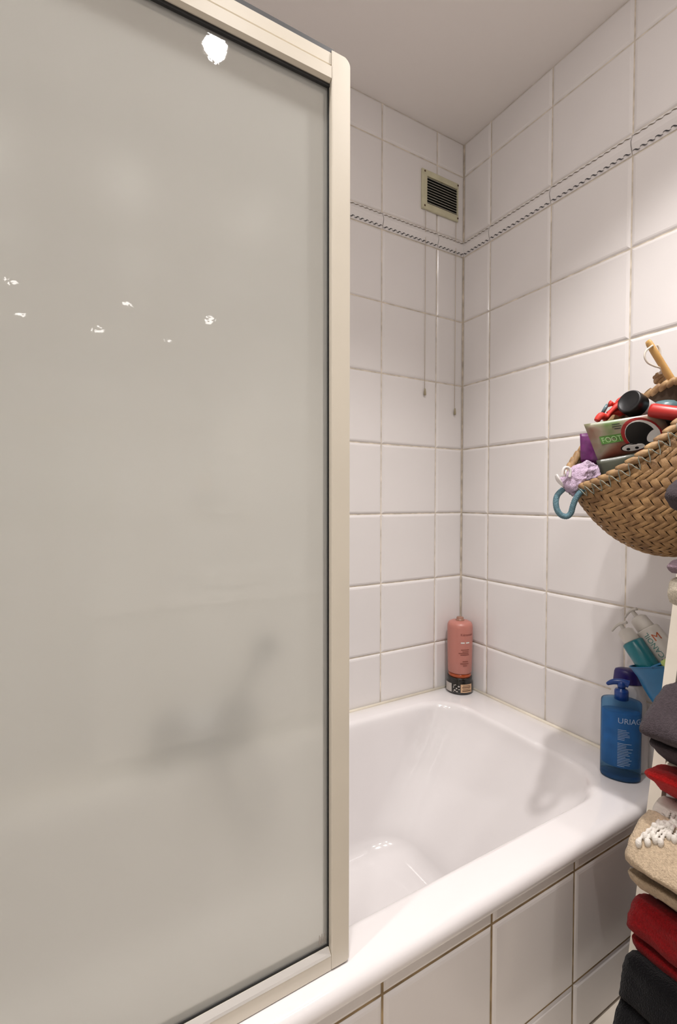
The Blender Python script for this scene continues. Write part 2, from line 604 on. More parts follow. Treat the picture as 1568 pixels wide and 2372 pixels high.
# ------------------------------------------------------------------ vent grille with two pull cords
vent = thing('vent_grille', (-.1245, 0, 2.328), 'yellowed square ventilation grille with horizontal slats high on the tiled wall', 'vent')
vx0, vx1, vz0, vz1 = -.2145, -.0345, 2.2565, 2.4000
ox0, ox1, oz0, oz1 = -.1905, -.0395, 2.2795, 2.3790
fo = []
for y0, ins in ((-.0005, 0), (-.007, .0), (-.0095, .003)):
    fo.append([V((x, y0, z)) for x, z in ((vx0 + ins, vz0 + ins), (vx1 - ins, vz0 + ins), (vx1 - ins, vz1 - ins), (vx0 + ins, vz1 - ins))])
for y0, ins in ((-.0095, -.003), (-.0075, 0), (-.0008, 0)):
    fo.append([V((x, y0, z)) for x, z in ((ox0 + ins, oz0 + ins), (ox1 - ins, oz0 + ins), (ox1 - ins, oz1 - ins), (ox0 + ins, oz1 - ins))])
obj('frame', loft(fo, True), 'vent', vent, smooth=False)
obj('shaft_shade', box(ox0 - .001, ox1 + .001, -.0012, -.0006, oz0 - .001, oz1 + .001), 'vent_dark', vent, smooth=False)  # thin flat sheet painted with the darkness behind the slats
for i in range(10):
    z = oz0 + (i + .5) * (oz1 - oz0) / 10
    a = [(-.0085, -.0024), (-.0078, -.0030), (-.0016, .0026), (-.0022, .0033)]
    rg = [[V((x, y, z + dz)) for y, dz in a] for x in (ox0 - .001, ox1 + .001)]
    obj('slat', loft(rg, True, True, True), 'vent_slat', vent, smooth=False)
obj('mullion', box(-.1165, -.1135, -.0035, -.001, oz0, oz1), 'vent_dark', vent, smooth=False)
for x in (vx0 + .011, vx1 - .005):
    for z in (vz0 + .010, vz1 - .009):
        obj('screw', lathe([(.0036, 0), (.0036, .0012), (.002, .002), (.0003, .002)], (x, -.0092, z), 12, axis=(0, -1, 0)), 'rust', vent)
for x, z in ((-.195, 1.586), (-.0437, 1.5275)):
    c = obj('pull_cord', tube([(x, -.0045, vz0 + .002), (x, -.0045, (vz0 + z) / 2), (x, -.0045, z)], .0011, 6), 'cord', vent)
    obj('cord_pull', lathe([(.001, .012), (.0028, .010), (.0042, -.002), (.0046, -.012), (.003, -.0135), (.0005, -.0135)], V((x, -.006, z)) - V(vent.location), 14),
        'cord_pull', c, org=(0, 0, 0))

# ------------------------------------------------------------------ bath mixer with hose behind the screen
mix = thing('bath_mixer', (-1.03, -.03, .53), 'chrome bath mixer tap with hand shower on the wall behind the frosted screen', 'tap')
obj('body', tube([(-1.13, -.065, .555), (-1.10, -.065, .555), (-.96, -.065, .555), (-.93, -.065, .555)], lambda t: .026 if .1 < t < .9 else .030, 20), 'chrome', mix)
for x in (-1.105, -.955):
    obj('wall_flange', lathe([(.034, 0), (.034, .006), (.020, .012), (.016, .055)], (x, -.001, .555), 24, axis=(0, -1, 0)), 'chrome', mix)
for x, s in ((-1.13, -1), (-.93, 1)):
    obj('handle', lathe([(.014, 0), (.030, .008), (.034, .03), (.031, .044), (.01, .048)], (x, -.065, .555), 20, axis=(s, 0, 0)), 'chrome', mix)
obj('spout', tube(smooth_path([(-1.03, -.07, .548), (-1.03, -.12, .545), (-1.03, -.17, .525), (-1.03, -.185, .497)], 6), .017, 16), 'chrome', mix)
obj('hose', tube(smooth_path([(-1.0, -.075, .53), (-.99, -.11, .42), (-.95, -.15, .30), (-.90, -.16, .28), (-.88, -.15, .36), (-.93, -.13, .50), (-.985, -.115, .575)], 8), .0075, 10), 'chrome', mix)
hs_ax = V((.12, -.01, .21)).normalized()
hs0 = V((-.985, -.115, .575))
obj('cradle', tube([(-1.0, -.07, .575), (-.998, -.095, .588), (-.992, -.115, .592)], .012, 12), 'chrome', mix)
obj('hand_shower', join(lathe([(.010, 0), (.014, .03), (.013, .15), (.018, .19)], hs0, 16, axis=hs_ax),
                        lathe([(.008, -.014), (.036, -.009), (.043, .006), (.041, .013), (.005, .015)], hs0 + hs_ax * .215, 24, axis=(.25, -.9, -.3))), 'chrome', mix)

#PART2
from mathutils.bvhtree import BVHTree


def atd(px, py, d):
    """world point on the sight line of a photo pixel, d tells how far away (basket and what is in it)"""
    return CAM + ray(px, py) * (d * .93)


def terry(name, c, var=.18):
    m = mat(name, c, rough=.95, spec=.1, var=var, vscale=220, bump=1.0, bscale=430, sheen=.08)
    return m


M['terry_grey'] = terry('charcoal_terry', (.055, .043, .048))
M['terry_red'] = terry('red_terry', (.40, .010, .010))
M['terry_darkred'] = terry('dark_red_terry', (.22, .006, .008))
M['terry_beige'] = terry('beige_terry', (.50, .39, .27))
M['terry_black'] = terry('black_terry', (.006, .006, .007))
M['terry_purple'] = terry('mauve_terry', (.24, .17, .20))
M['terry_cream'] = terry('cream_terry', (.60, .54, .43))
M['cotton_white'] = mat('white_cotton', (.72, .68, .62), rough=.9, var=.06, vscale=90, bump=.4, bscale=500)
M['terry_lilac'] = terry('lilac_terry', (.56, .43, .56), .12)

# ------------------------------------------------------------------ leaning ladder rack
LY0, LY1 = -.917, -.895        # far leg
pa, pb = at(1559.5, 1386, 1, LY1), at(1455, 2211, 1, LY1)
slope = (pb.x - pa.x) / (pb.z - pa.z)


def leg_x(z):
    return pa.x + slope * (z - pa.z)


lad = thing('towel_ladder', (leg_x(0) + .02, -1.1, 0), 'cream painted wooden ladder rack leaning on the tiled wall with towels over it', 'ladder')
LW = .020
ztop = min(pa.z - pa.x / slope - .30, 1.95)
for y0, y1 in ((LY0, LY1), (-1.335, -1.312)):
    rg = []
    for z in (0.0, ztop):
        x = leg_x(z)
        rg.append([V((x, y0, z)), V((x + LW, y0, z)), V((x + LW, y1, z)), V((x, y1, z))])
    obj('leg', loft(rg, True, True, True), 'white_paint', lad, smooth=False)
RUNGS = [.17, .34, .50, .66, .80, .99, 1.20, 1.50, 1.75]
for z in RUNGS:
    x = leg_x(z) + LW / 2
    obj('rung', tube([(x, -1.313, z), (x, LY0 + .002, z)], .0115, 14), 'white_paint', lad)

# ------------------------------------------------------------------ towels hung in folds on the ladder
TOW_BVH = {}


def towel(name, outline, m, label, y0=-.922, y1=-1.285, ny=34, seed=0, plane=-.928):
    pts = [at(px, py, 1, plane) for px, py in outline]
    loop = smooth_path([V((p.x, 0, p.z)) for p in pts], 5, True)
    c = sum(loop, V()) / len(loop)
    rings = []
    for i in range(ny + 3):
        if i == 0:
            y, s = y0 - .004, .80
        elif i == 1:
            y, s = y0 - .0005 - .0, .94
            y = y0
        elif i >= ny + 1:
            y, s = y1, (.95 if i == ny + 1 else .8)
        else:
            y, s = y0 + (y1 - y0) * (i - 1) / ny, 1.0
        if i == 0:
            y = y0 + .002
        r = []
        for k, p in enumerate(loop):
            q = c + (p - c) * s
            nn = (noise.noise_vector(V((p.x * 14 + seed, y * 9, p.z * 14))) * .009 + noise.noise_vector(V((p.x * 30 + seed, y * 26, p.z * 30))) * .004)
            n2 = noise.noise_vector(V((p.x * 90 + seed, y * 90, p.z * 90))) * .0013
            q = V((q.x, y, q.z)) + V((nn.x, 0, nn.z)) + n2
            r.append(q)
        rings.append(r)
    vf = loft(rings, True, True, True)
    o = obj(name, vf, m, None, org=(c.x, -1.09, min(p.z for p in loop)), label=label, cat='towel', group='towels on the ladder rack')
    o.location = (c.x, -1.09, min(p.z for p in loop))
    TOW_BVH[label] = BVHTree.FromPolygons([tuple(v) for v in vf[0]], vf[1])
    return o


towel('bath_towel', [(1660, 1575), (1600, 1570), (1568, 1578), (1545, 1594), (1525, 1618), (1506, 1648), (1491, 1672), (1487, 1690),
                     (1494, 1705), (1508, 1712), (1524, 1710), (1512, 1722), (1524, 1742), (1550, 1765), (1600, 1782), (1660, 1785)],
      'terry_grey', 'thick charcoal grey terry towel folded over the ladder above the red towel', seed=1)
towel('bath_towel', [(1660, 1790), (1560, 1772), (1530, 1770), (1512, 1778), (1500, 1794), (1507, 1808), (1526, 1824), (1552, 1840), (1600, 1846), (1660, 1848)],
      'terry_red', 'bright red terry towel between the charcoal towel and the white fringed cloth', seed=2)
FR = 'thin white fringed cotton towel lying on the beige towel'
towel('fringed_towel', [(1660, 1852), (1560, 1850), (1535, 1854), (1524, 1866), (1518, 1882), (1524, 1896), (1560, 1902), (1660, 1905)],
      'cotton_white', FR, seed=3)
BG = 'thick beige terry towel folded in a bulging roll below the white fringe'
towel('bath_towel', [(1660, 1908), (1560, 1905), (1520, 1880), (1503, 1884), (1482, 1910), (1464, 1948), (1453, 1974), (1449, 1990),
                     (1455, 2004), (1476, 2006), (1500, 2004), (1478, 2014), (1462, 2022), (1470, 2038), (1484, 2052), (1512, 2070), (1560, 2082), (1660, 2086)],
      'terry_beige', BG, seed=4)
towel('bath_towel', [(1660, 2090), (1540, 2080), (1500, 2066), (1482, 2072), (1467, 2092), (1459, 2124), (1457, 2150), (1466, 2164), (1490, 2160),
                     (1470, 2176), (1474, 2194), (1488, 2212), (1514, 2226), (1560, 2232), (1660, 2236)],
      'terry_darkred', 'dark red terry towel folded under the beige towel', seed=5)
towel('bath_towel', [(1660, 2242), (1540, 2236), (1486, 2202), (1466, 2204), (1453, 2220), (1445, 2250), (1438, 2284), (1434, 2310), (1440, 2322), (1432, 2338),
                     (1424, 2372), (1418, 2410), (1424, 2440), (1500, 2450), (1660, 2452)],
      'terry_black', 'bulky black terry towel lowest on the ladder', seed=6)
towel('bath_towel', [(1680, 1085), (1600, 1096), (1570, 1112), (1554, 1132), (1548, 1150), (1552, 1166), (1568, 1180), (1600, 1190), (1680, 1192)],
      'terry_grey', 'small charcoal towel fold in front of the woven basket', seed=7)
towel('bath_towel', [(1680, 1290), (1600, 1296), (1572, 1302), (1558, 1310), (1552, 1319), (1562, 1328), (1600, 1333), (1680, 1335)],
      'terry_purple', 'mauve terry towel fold just under the woven basket', seed=8)
towel('bath_towel', [(1680, 1338), (1600, 1337), (1572, 1336), (1557, 1345), (1550, 1362), (1551, 1382), (1558, 1396), (1575, 1404), (1620, 1408), (1680, 1408)],
      'terry_cream', 'cream terry towel fold over the top of the visible ladder leg', seed=9)


def on_towel(px, py, lab, lift=.004):
    d = ray(px, py).normalized()
    h = TOW_BVH[lab].ray_cast(CAM, d)
    if h[0] is None:
        return at(px, py, 1, -.93)
    return V(h[0]) - d * lift


fr_root = [o for o in bpy.data.objects if o.get('label') == FR][0]
strands = [[(1560, 1905), (1532, 1906), (1510, 1918), (1496, 1930), (1482, 1944), (1479, 1954)],
           [(1566, 1903), (1545, 1912), (1524, 1920), (1508, 1932), (1498, 1946), (1500, 1952)],
           [(1540, 1893), (1528, 1898), (1518, 1912), (1512, 1928), (1512, 1936)],
           [(1568, 1912), (1552, 1922), (1540, 1932), (1532, 1944), (1530, 1952)],
           [(1550, 1880), (1546, 1890), (1540, 1900), (1533, 1912)],
           [(1524, 1888), (1530, 1898), (1545, 1906), (1562, 1908)],
           [(1572, 1925), (1566, 1935), (1562, 1945)],
           [(1548, 1900), (1530, 1908), (1516, 1922), (1503, 1940), (1494, 1938)],
           [(1556, 1904), (1546, 1918), (1534, 1926), (1522, 1936), (1518, 1946)],
           [(1570, 1906), (1560, 1914), (1554, 1926), (1550, 1938)],
           [(1535, 1886), (1528, 1896), (1524, 1906), (1516, 1916)],
           [(1562, 1884), (1557, 1894), (1556, 1904), (1548, 1914)]]
for s in strands:
    path = smooth_path([on_towel(px, py, BG if py > 1900 else FR, .004) for px, py in s], 5)
    v1 = tube(path, lambda t: .0030 + .0010 * math.sin(t * 40), 8)
    e = path[-1]
    v2 = lathe([(.001, -.008), (.0038, -.006), (.0052, 0), (.0042, .006), (.001, .008)], e, 10)
    obj('fringe_tassel', join(v1, v2), 'cotton_white', fr_root, org=fr_root.location)

# ------------------------------------------------------------------ woven basket hung on the ladder
def col_noise_mat(name, c, c2, rough=.6, scale=40, bump=.3):
    m, nt, b = nodes_of(name)
    b.inputs['Roughness'].default_value = rough
    tc = nt.nodes.new('ShaderNodeTexCoord')
    n = nt.nodes.new('ShaderNodeTexNoise'); n.inputs['Scale'].default_value = scale; n.inputs['Detail'].default_value = 6
    r = nt.nodes.new('ShaderNodeValToRGB')
    r.color_ramp.elements[0].position, r.color_ramp.elements[1].position = .32, .68
    r.color_ramp.elements[0].color, r.color_ramp.elements[1].color = (*c, 1), (*c2, 1)
    nt.links.new(tc.outputs['Object'], n.inputs['Vector']); nt.links.new(n.outputs['Fac'], r.inputs['Fac'])
    nt.links.new(r.outputs['Color'], b.inputs['Base Color'])
    n2 = nt.nodes.new('ShaderNodeTexNoise'); n2.inputs['Scale'].default_value = 420
    bp = nt.nodes.new('ShaderNodeBump'); bp.inputs['Strength'].default_value = bump; bp.inputs['Distance'].default_value = .002
    nt.links.new(tc.outputs['Object'], n2.inputs['Vector']); nt.links.new(n2.outputs['Fac'], bp.inputs['Height'])
    nt.links.new(bp.outputs['Normal'], b.inputs['Normal'])
    return m


M['straw'] = col_noise_mat('woven_straw', (.17, .085, .030), (.37, .215, .085))
M['straw_rim'] = col_noise_mat('coiled_straw_rim', (.23, .125, .055), (.44, .28, .13), scale=60)
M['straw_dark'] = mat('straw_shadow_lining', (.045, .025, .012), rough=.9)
M['wire'] = mat('grey_green_binding_wire', (.22, .24, .20), rough=.4, metal=.4)
M['teal_cord'] = mat('teal_waxed_cord', (.10, .20, .24), rough=.6, var=.35, vscale=500, bump=.8, bscale=500)

BL_, BR_ = atd(1316, 1122, 1.245), atd(1610, 878, 1.10)
BM = (BL_ + BR_) / 2
e1 = (BR_ - BL_).normalized()
e2 = V((-.62, .02, -.78)); e2 = (e2 - e1 * e2.dot(e1)).normalized()
e3 = V((.10, -.50, -.86)).normalized()
BA, BB, BD = (BR_ - BL_).length / 2, .104, .284


def bprof(v):
    return max(.02, (1 - v ** 2.5)) ** .62


def bsurf(u, v, off=0.0):
    def f(u, v):
        k = bprof(v)
        return BM + e3 * (BD * v) + e1 * (BA * k * math.cos(u)) + e2 * (BB * k * math.sin(u))
    p = f(u, v)
    if off:
        du = f(u + .01, v) - f(u - .01, v)
        dv = f(u, min(v + .01, .999)) - f(u, max(v - .01, 0))
        n = du.cross(dv).normalized()
        if n.dot(p - (BM + e3 * BD * v)) < 0:
            n = -n
        p = p + n * off
    return p


bask = thing('woven_basket', bsurf(0, 1), 'woven straw basket hanging tilted beside the wall, filled with toiletries', 'basket')
NU, NV = 60, 24
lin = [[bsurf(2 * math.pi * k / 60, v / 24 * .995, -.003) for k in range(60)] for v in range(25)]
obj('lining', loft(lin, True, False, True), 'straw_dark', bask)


def float_vf(u0, u1, v0, v1, vertical):
    vs, fs = [], []
    na, nb = (3, 6) if vertical else (6, 3)
    for a in range(na):
        for b in range(nb):
            s, t = a / (na - 1), b / (nb - 1)
            cr = (s if vertical else t)         # across the strand
            al = (t if vertical else s)         # along it
            h = .0036 * math.sin(math.pi * (.12 + .76 * al)) - .0018 * (2 * cr - 1) ** 2 - .0004
            vs.append(bsurf(u0 + (u1 - u0) * s, min(v0 + (v1 - v0) * t, .992), h))
    for a in range(na - 1):
        for b in range(nb - 1):
            i = a * nb + b
            fs.append([i, i + nb, i + nb + 1, i + 1])
    return vs, fs


floats = []
du, dv = 2 * math.pi / NU, 1.0 / NV
v_start = .035
for i in range(NU):
    for j in range(-2, NV):
        if (i + j) % 4 == 0:      # vertical float over rows j, j+1
            a, b = max(v_start, v_start + (j - .18) * dv * (1 - v_start)), v_start + (j + 2.18) * dv * (1 - v_start)
            if b > a + .01 and j < NV - 1:
                floats.append(float_vf((i + .06) * du, (i + .94) * du, a, min(b, 1), True) + ((i + .5) * du, (a + b) / 2))
        if (i + j) % 4 == 2 and j >= 0:      # horizontal float over columns i, i+1
            a, b = v_start + (j + .06) * dv * (1 - v_start), v_start + (j + .94) * dv * (1 - v_start)
            floats.append(float_vf((i - .18) * du, (i + 2.18) * du, a, min(b, 1), False) + ((i + 1) * du, (a + b) / 2))


def facing(u, v):
    p = bsurf(u, min(v, .98))
    n = (bsurf(u, min(v, .98), .01) - p).normalized()
    d = CAM - p
    px = 784 + F_PX * (p - CAM).dot(RIGHT) / (p - CAM).dot(FWD)
    return n.dot(d.normalized()), px


rest = []
seen = []
for vs, fs, u, v in floats:
    fc, px = facing(u, v)
    (seen if (fc > .02 and px < 1600) else rest).append((fc, vs, fs))
seen.sort(key=lambda q: -q[0])
rest += seen[290:]
for fc, vs, fs in seen[:290]:
    obj('straw_strip', (vs, fs), 'straw', bask)
obj('straw_weave', join(*[(vs, fs) for _, vs, fs in rest]), 'straw', bask, kind='stuff')
# coiled rim: slanted fat wraps
NR = 46
for k in range(NR):
    u = 2 * math.pi * k / NR
    c = bsurf(u, .0) + (BM - bsurf(u, 0)).normalized() * 0
    tan = (bsurf(u + .02, 0) - bsurf(u - .02, 0)).normalized()
    up = -e3
    L0 = (bsurf(u + 2 * math.pi / NR, 0) - bsurf(u, 0)).length
    p0 = c - tan * L0 * .78 + e3 * .006
    p1 = c + tan * L0 * .78 - e3 * .006
    obj('rim_coil', tube([p0.lerp(p1, t / 6) for t in range(7)], lambda t: .0088 * (.45 + .55 * math.sin(math.pi * (.08 + .84 * t)) ** .6), 10), 'straw_rim', bask)
wp = []
for k in range(NR * 2):
    u = 2 * math.pi * k / (NR * 2)
    wp.append(bsurf(u, (.0 if k % 2 else .085), .0085 if k % 2 == 0 else .0105))
obj('binding_wire', tube(smooth_path(wp, 3, True), .0011, 5, True), 'wire', bask)
hd = [(130, 1490), (62, 1560), (40, 1650), (58, 1750), (110, 1815), (180, 1830), (230, 1785), (255, 1700), (290, 1610), (345, 1530), (410, 1482), (490, 1550), (560, 1600)]
hp = [atd(1280 + x / 5.444, 860 + y / 5.444, 1.215 - .003 * i) for i, (x, y) in enumerate(hd)]
obj('handle', tube(smooth_path(hp, 8), lambda t: .0066 + .0005 * math.sin(t * 300), 10), 'teal_cord', bask, label='teal cord handle loop dangling free')
hk = [bsurf(math.pi * .06, .0), BM + e1 * .235 + V((0, 0, .05)), BM + e1 * .24 + V((-.01, -.015, .12)), BM + e1 * .20 + V((0, 0, .06)), bsurf(-math.pi * .10, .0)]
obj('handle', tube(smooth_path(hk, 8), .0055, 10), 'teal_cord', bask)

# --- things in the basket
def slab(corners, thick, puff, n=10, m=8):
    """sachet from four corners TL, TR, BR, BL"""
    tl, tr, br, bl = [V(c) for c in corners]
    nrm = (tr - tl).cross(bl - tl).normalized()
    vs, fs = [], []
    for side in (1, -1):
        for j in range(m + 1):
            for i in range(n + 1):
                s, t = i / n, j / m
                p = tl.lerp(tr, s).lerp(bl.lerp(br, s), t)
                e = min(s, 1 - s, t, 1 - t)
                h = thick + puff * min(1, e * 6) ** .7
                wv = .0015 * math.sin(7 * s + 5 * t)
                vs.append(p + nrm * (side * h + wv))
    k = (n + 1) * (m + 1)
    for side in (0, 1):
        for j in range(m):
            for i in range(n):
                a = side * k + j * (n + 1) + i
                q = [a, a + 1, a + n + 2, a + n + 1]
                fs.append(q if side == 0 else q[::-1])
    ring = [i for i in range(n + 1)] + [j * (n + 1) + n for j in range(1, m + 1)] + [m * (n + 1) + i for i in range(n - 1, -1, -1)] + [j * (n + 1) for j in range(m - 1, 0, -1)]
    for a, b in zip(ring, ring[1:] + ring[:1]):
        fs.append([a, a + k, b + k, b])
    return (vs, fs), (tl, tr, br, bl, nrm)


# printed foil: green left edge, blush middle
m, nt, b = nodes_of('foot_mask_foil')
b.inputs['Roughness'].default_value = .28
tcn = nt.nodes.new('ShaderNodeTexCoord')
vo = nt.nodes.new('ShaderNodeTexNoise'); vo.inputs['Scale'].default_value = 15; vo.inputs['Detail'].default_value = 2
rp = nt.nodes.new('ShaderNodeValToRGB')
els = rp.color_ramp.elements
els[0].position, els[0].color = .30, (.10, .17, .045, 1)
els[1].position, els[1].color = .72, (.20, .04, .025, 1)
e = els.new(.47); e.color = (.30, .25, .18, 1)
e = els.new(.60); e.color = (.27, .12, .08, 1)
nt.links.new(tcn.outputs['Object'], vo.inputs['Vector']); nt.links.new(vo.outputs['Fac'], rp.inputs['Fac']); nt.links.new(rp.outputs['Color'], b.inputs['Base Color'])
M['foil'] = m
M['foil_grey'] = mat('grey_green_foil_back', (.075, .08, .055), rough=.3)
M['print_green'] = mat('print_green', (.10, .26, .05), rough=.35)
M['print_pale'] = mat('print_pale_green', (.42, .62, .30), rough=.4)
M['print_white'] = mat('print_white', (.72, .70, .66), rough=.35)
M['print_black'] = mat('print_black', (.012, .012, .012), rough=.35)
M['print_red'] = mat('print_red', (.33, .02, .02), rough=.35)
M['purple_foil'] = mat('purple_foil', (.14, .025, .13), rough=.35, var=.3, vscale=60)
M['red_cloth'] = mat('red_ribbon', (.62, .035, .022), rough=.6)
M['red_plastic'] = mat('red_plastic', (.48, .025, .02), rough=.35)
M['black_plastic'] = mat('black_plastic', (.010, .010, .011), rough=.38)
M['white_plastic'] = mat('white_plastic', (.72, .68, .66), rough=.35)
M['pale_lavender'] = mat('pale_lavender_plastic', (.66, .58, .66), rough=.4)
M['teal_plastic'] = mat('grey_teal_plastic', (.12, .20, .22), rough=.3)
M['wood'] = col_noise_mat('light_bamboo', (.46, .25, .07), (.58, .35, .12), rough=.45, scale=18, bump=.1)
M['string'] = mat('white_string', (.66, .60, .52), rough=.9)

D1 = 1.165
cs = [atd(1352, 983, D1 + .05), atd(1534, 955, D1 - .03), atd(1566, 1034, D1 - .02), atd(1385, 1066, D1 + .055)]
vf, (tl, tr, br, bl, nr) = slab(cs, .0006, .004)
nr0 = nr.copy()
if nr.dot(CAM - tl) < 0:
    nr = -nr
fm = obj('foot_mask_sachet', vf, 'foil', None, org=bl, label='printed foot mask sachet with a dark round emblem standing in the woven basket', cat='sachet')
fm.location = bl


def on_sachet(s, t, lift=.0056):
    e = min(s, 1 - s, t, 1 - t)
    return (tl.lerp(tr, s).lerp(bl.lerp(br, s), t) + nr * (.0006 + .004 * min(1, max(e, 0) * 6) ** .7 + .0013 + (lift - .0056))
            + nr0 * (.0015 * math.sin(7 * s + 5 * t)))


def decal(name, poly, m, lift=.0):
    """flat print on the sachet, polygon in sachet coordinates"""
    return obj(name, ([on_sachet(s, t, .0056 + lift) for s, t in poly], [list(range(len(poly)))]), m, fm, smooth=False, org=fm.location)


def ell(cx, cy, rx, ry, n=24, a0=0, a1=360, rot=0):
    o = []
    for k in range(n):
        a = math.radians(a0 + (a1 - a0) * k / (n if a1 - a0 == 360 else n - 1))
        x, y = rx * math.cos(a), ry * math.sin(a)
        o.append((cx + x * math.cos(rot) - y * math.sin(rot), cy + x * math.sin(rot) + y * math.cos(rot)))
    return o


decal('print_band', [(.13, .385), (.42, .385), (.42, .60), (.13, .60)], 'print_green', .0002)
decal('emblem', ell(.66, .50, .25, .47), 'print_red', .0004)
decal('emblem', ell(.67, .51, .215, .41), 'print_white', .0007)
decal('emblem', ell(.645, .52, .185, .38), 'print_black', .0010)
decal('emblem', ell(.79, .58, .07, .18, rot=.4), 'print_white', .0013)
decal('emblem', ell(.50, .80, .16, .12), 'print_black', .0010)
decal('emblem', ell(.50, .81, .145, .10), 'print_white', .0013)
for ex in (.43, .54):
    decal('emblem', ell(ex, .84, .025, .035, 12), 'print_black', .0016)
ring_o = ell(.40, .17, .085, .14, 28)
ring_i = ell(.40, .17, .078, .128, 28)
obj('print_ring', ([on_sachet(*q, .0038) for q in ring_o + ring_i], [[k, (k + 1) % 28, 28 + (k + 1) % 28, 28 + k] for k in range(28)]), 'print_black', fm, smooth=False, org=fm.location)
for k, (a, b_) in enumerate(((.35, .45), (.34, .46), (.36, .44))):
    t = .11 + k * .06
    decal('print_line', [(a, t), (b_, t), (b_, t + .022), (a, t + .022)], 'print_black', .0002)
tv, tf = text_vf('FOOT', 1.0)
wmax = max(v.x for v in tv)
obj('lettering', ([on_sachet(.145 + .262 * v.x / wmax, .565 - .15 * v.y / .72, .0066) for v in tv], tf), 'print_pale', fm, smooth=False, org=fm.location)
g1 = atd(1383, 1064, D1 + .045)
vf2, _ = slab([atd(1381, 1067, D1 + .050), atd(1500, 1044, D1 + .005), atd(1500, 1100, D1 + .01), atd(1402, 1150, D1 + .055)], .0006, .003)
gs = obj('foil_sachet', vf2, 'foil_grey', None, org=g1, label='plain grey-green foil sachet in front of the printed foot mask', cat='sachet')
gs.location = g1
vf3, _ = slab([atd(1343, 1005, 1.275), atd(1392, 1000, 1.25), atd(1398, 1075, 1.25), atd(1345, 1070, 1.275)], .0006, .002)
p0 = atd(1345, 1070, 1.275)
ps = obj('purple_sachet', vf3, 'purple_foil', None, org=p0, label='purple foil sachet behind the foot mask in the woven basket', cat='sachet')
ps.location = p0
# red ribbon bundle
rb = thing('red_ribbon_bundle', atd(1425, 965, 1.235), 'bright red cord and ribbon bundle beside the black-capped bottle', 'ribbon')
for k, path in enumerate([[(1382, 975), (1392, 963), (1404, 966), (1414, 955), (1432, 940), (1447, 948)],
                          [(1398, 970), (1410, 962), (1420, 956), (1434, 955), (1440, 962)],
                          [(1412, 935), (1422, 938), (1436, 952), (1452, 958)],
                          [(1410, 958), (1424, 942), (1438, 928), (1452, 940), (1460, 960)]]):
    obj('ribbon', tube(smooth_path([atd(x, y, 1.225 + .006 * k) for x, y in path], 6), lambda t: .0065 + .002 * math.sin(9 * t + k), 10), 'red_cloth', rb)
obj('cord_loop', tube(smooth_path([atd(x, y, 1.23) for x, y in [(1424, 935), (1433, 926), (1440, 919), (1444, 920), (1440, 929), (1430, 940)]], 5), .0017, 8), 'red_cloth', rb)
obj('clear_tab', tube([atd(1396, 956, 1.25), atd(1402, 945, 1.25), atd(1407, 938, 1.25)], .0045, 8), 'teal_plastic', rb)
# white bottle with black cap
ca = (atd(1456, 929, 1.175) - atd(1507, 962, 1.215)).normalized()
cc = atd(1456, 929, 1.178)
wb = thing('capped_bottle', cc - ca * .11, 'white bottle with a ribbed black screw cap poking out of the woven basket', 'bottle')
obj('body', lathe([(.008, -.130), (.024, -.126), (.027, -.11), (.027, -.050), (.0265, -.040), (.0255, -.032), (.019, -.031)], cc, 32, axis=ca), 'white_plastic', wb)
capv = []
for k in range(48):
    pass
obj('cap', lathe([(.0225, -.034), (.0275, -.033), (.0275, -.003), (.0262, .0), (.0235, .0012), (.022, -.0006), (.001, -.0006)], cc, 48, axis=ca), 'black_plastic', wb)
# red tube, teal jar
c0, c1 = atd(1506, 950, 1.150), atd(1640, 968, 1.07)
rt = obj('red_tube', tube([c0, c0.lerp(c1, .05), c0.lerp(c1, .5), c1], lambda t: .016 if t > .05 else .014, 24), 'red_plastic', None, org=c1,
         label='glossy red tube lying across the woven basket', cat='tube')
rt.location = c1
tj0 = atd(1546, 944, 1.185)
tj = obj('teal_lidded_jar', lathe([(.030, -.030), (.032, -.02), (.032, .0), (.029, .010), (.020, .016), (.008, .018), (.001, .0185)], tj0, 32, axis=(-.15, -.1, 1)), 'teal_plastic', None, org=tj0,
         label='grey teal domed jar behind the red tube in the basket', cat='jar')
tj.location = tj0
# wooden brush with string loop
bh = thing('wooden_brush', atd(1575, 905, 1.165), 'light bamboo brush handle with a white string loop sticking out of the basket', 'brush')
hp0, hp1 = atd(1500, 790, 1.20), atd(1620, 985, 1.14)
obj('brush_handle', tube([hp0, hp0.lerp(hp1, .03), hp0.lerp(hp1, .12), hp0.lerp(hp1, .5), hp1], lambda t: (.0075 if t < .01 else .0098 if t < .3 else .0105), 14, flat=.55, up=FWD), 'wood', bh)
obj('string_loop', tube(smooth_path([atd(x, y, 1.185) for x, y in [(1512, 800), (1497, 812), (1493, 826), (1500, 840), (1515, 848), (1528, 852), (1534, 858), (1530, 846), (1529, 828), (1528, 810), (1522, 799)]], 5), .0022, 8), 'string', bh)
# string knot and tuft on the back rim
kn = atd(1530, 884, 1.215)
rk = thing('rope_knot', kn, 'raffia rope knot tied on the back rim of the woven basket', 'knot')
for k in range(7):
    a = k * 2.4
    p = kn + V((math.cos(a) * .010, math.sin(a) * .010, -.008 + .006 * (k % 4)))
    q = kn + V((math.cos(a + 2) * .012, math.sin(a + 2) * .012, .012 - .005 * (k % 3)))
    obj('rope_strand', tube(smooth_path([p, p.lerp(q, .5) + V((-.012, -.006, .004)), q], 5), .0052, 8), 'straw_rim', rk)
obj('rope_strand', tube(smooth_path([atd(1535, 858, 1.19), atd(1528, 868, 1.20), kn], 5), .004, 8), 'string', rk)
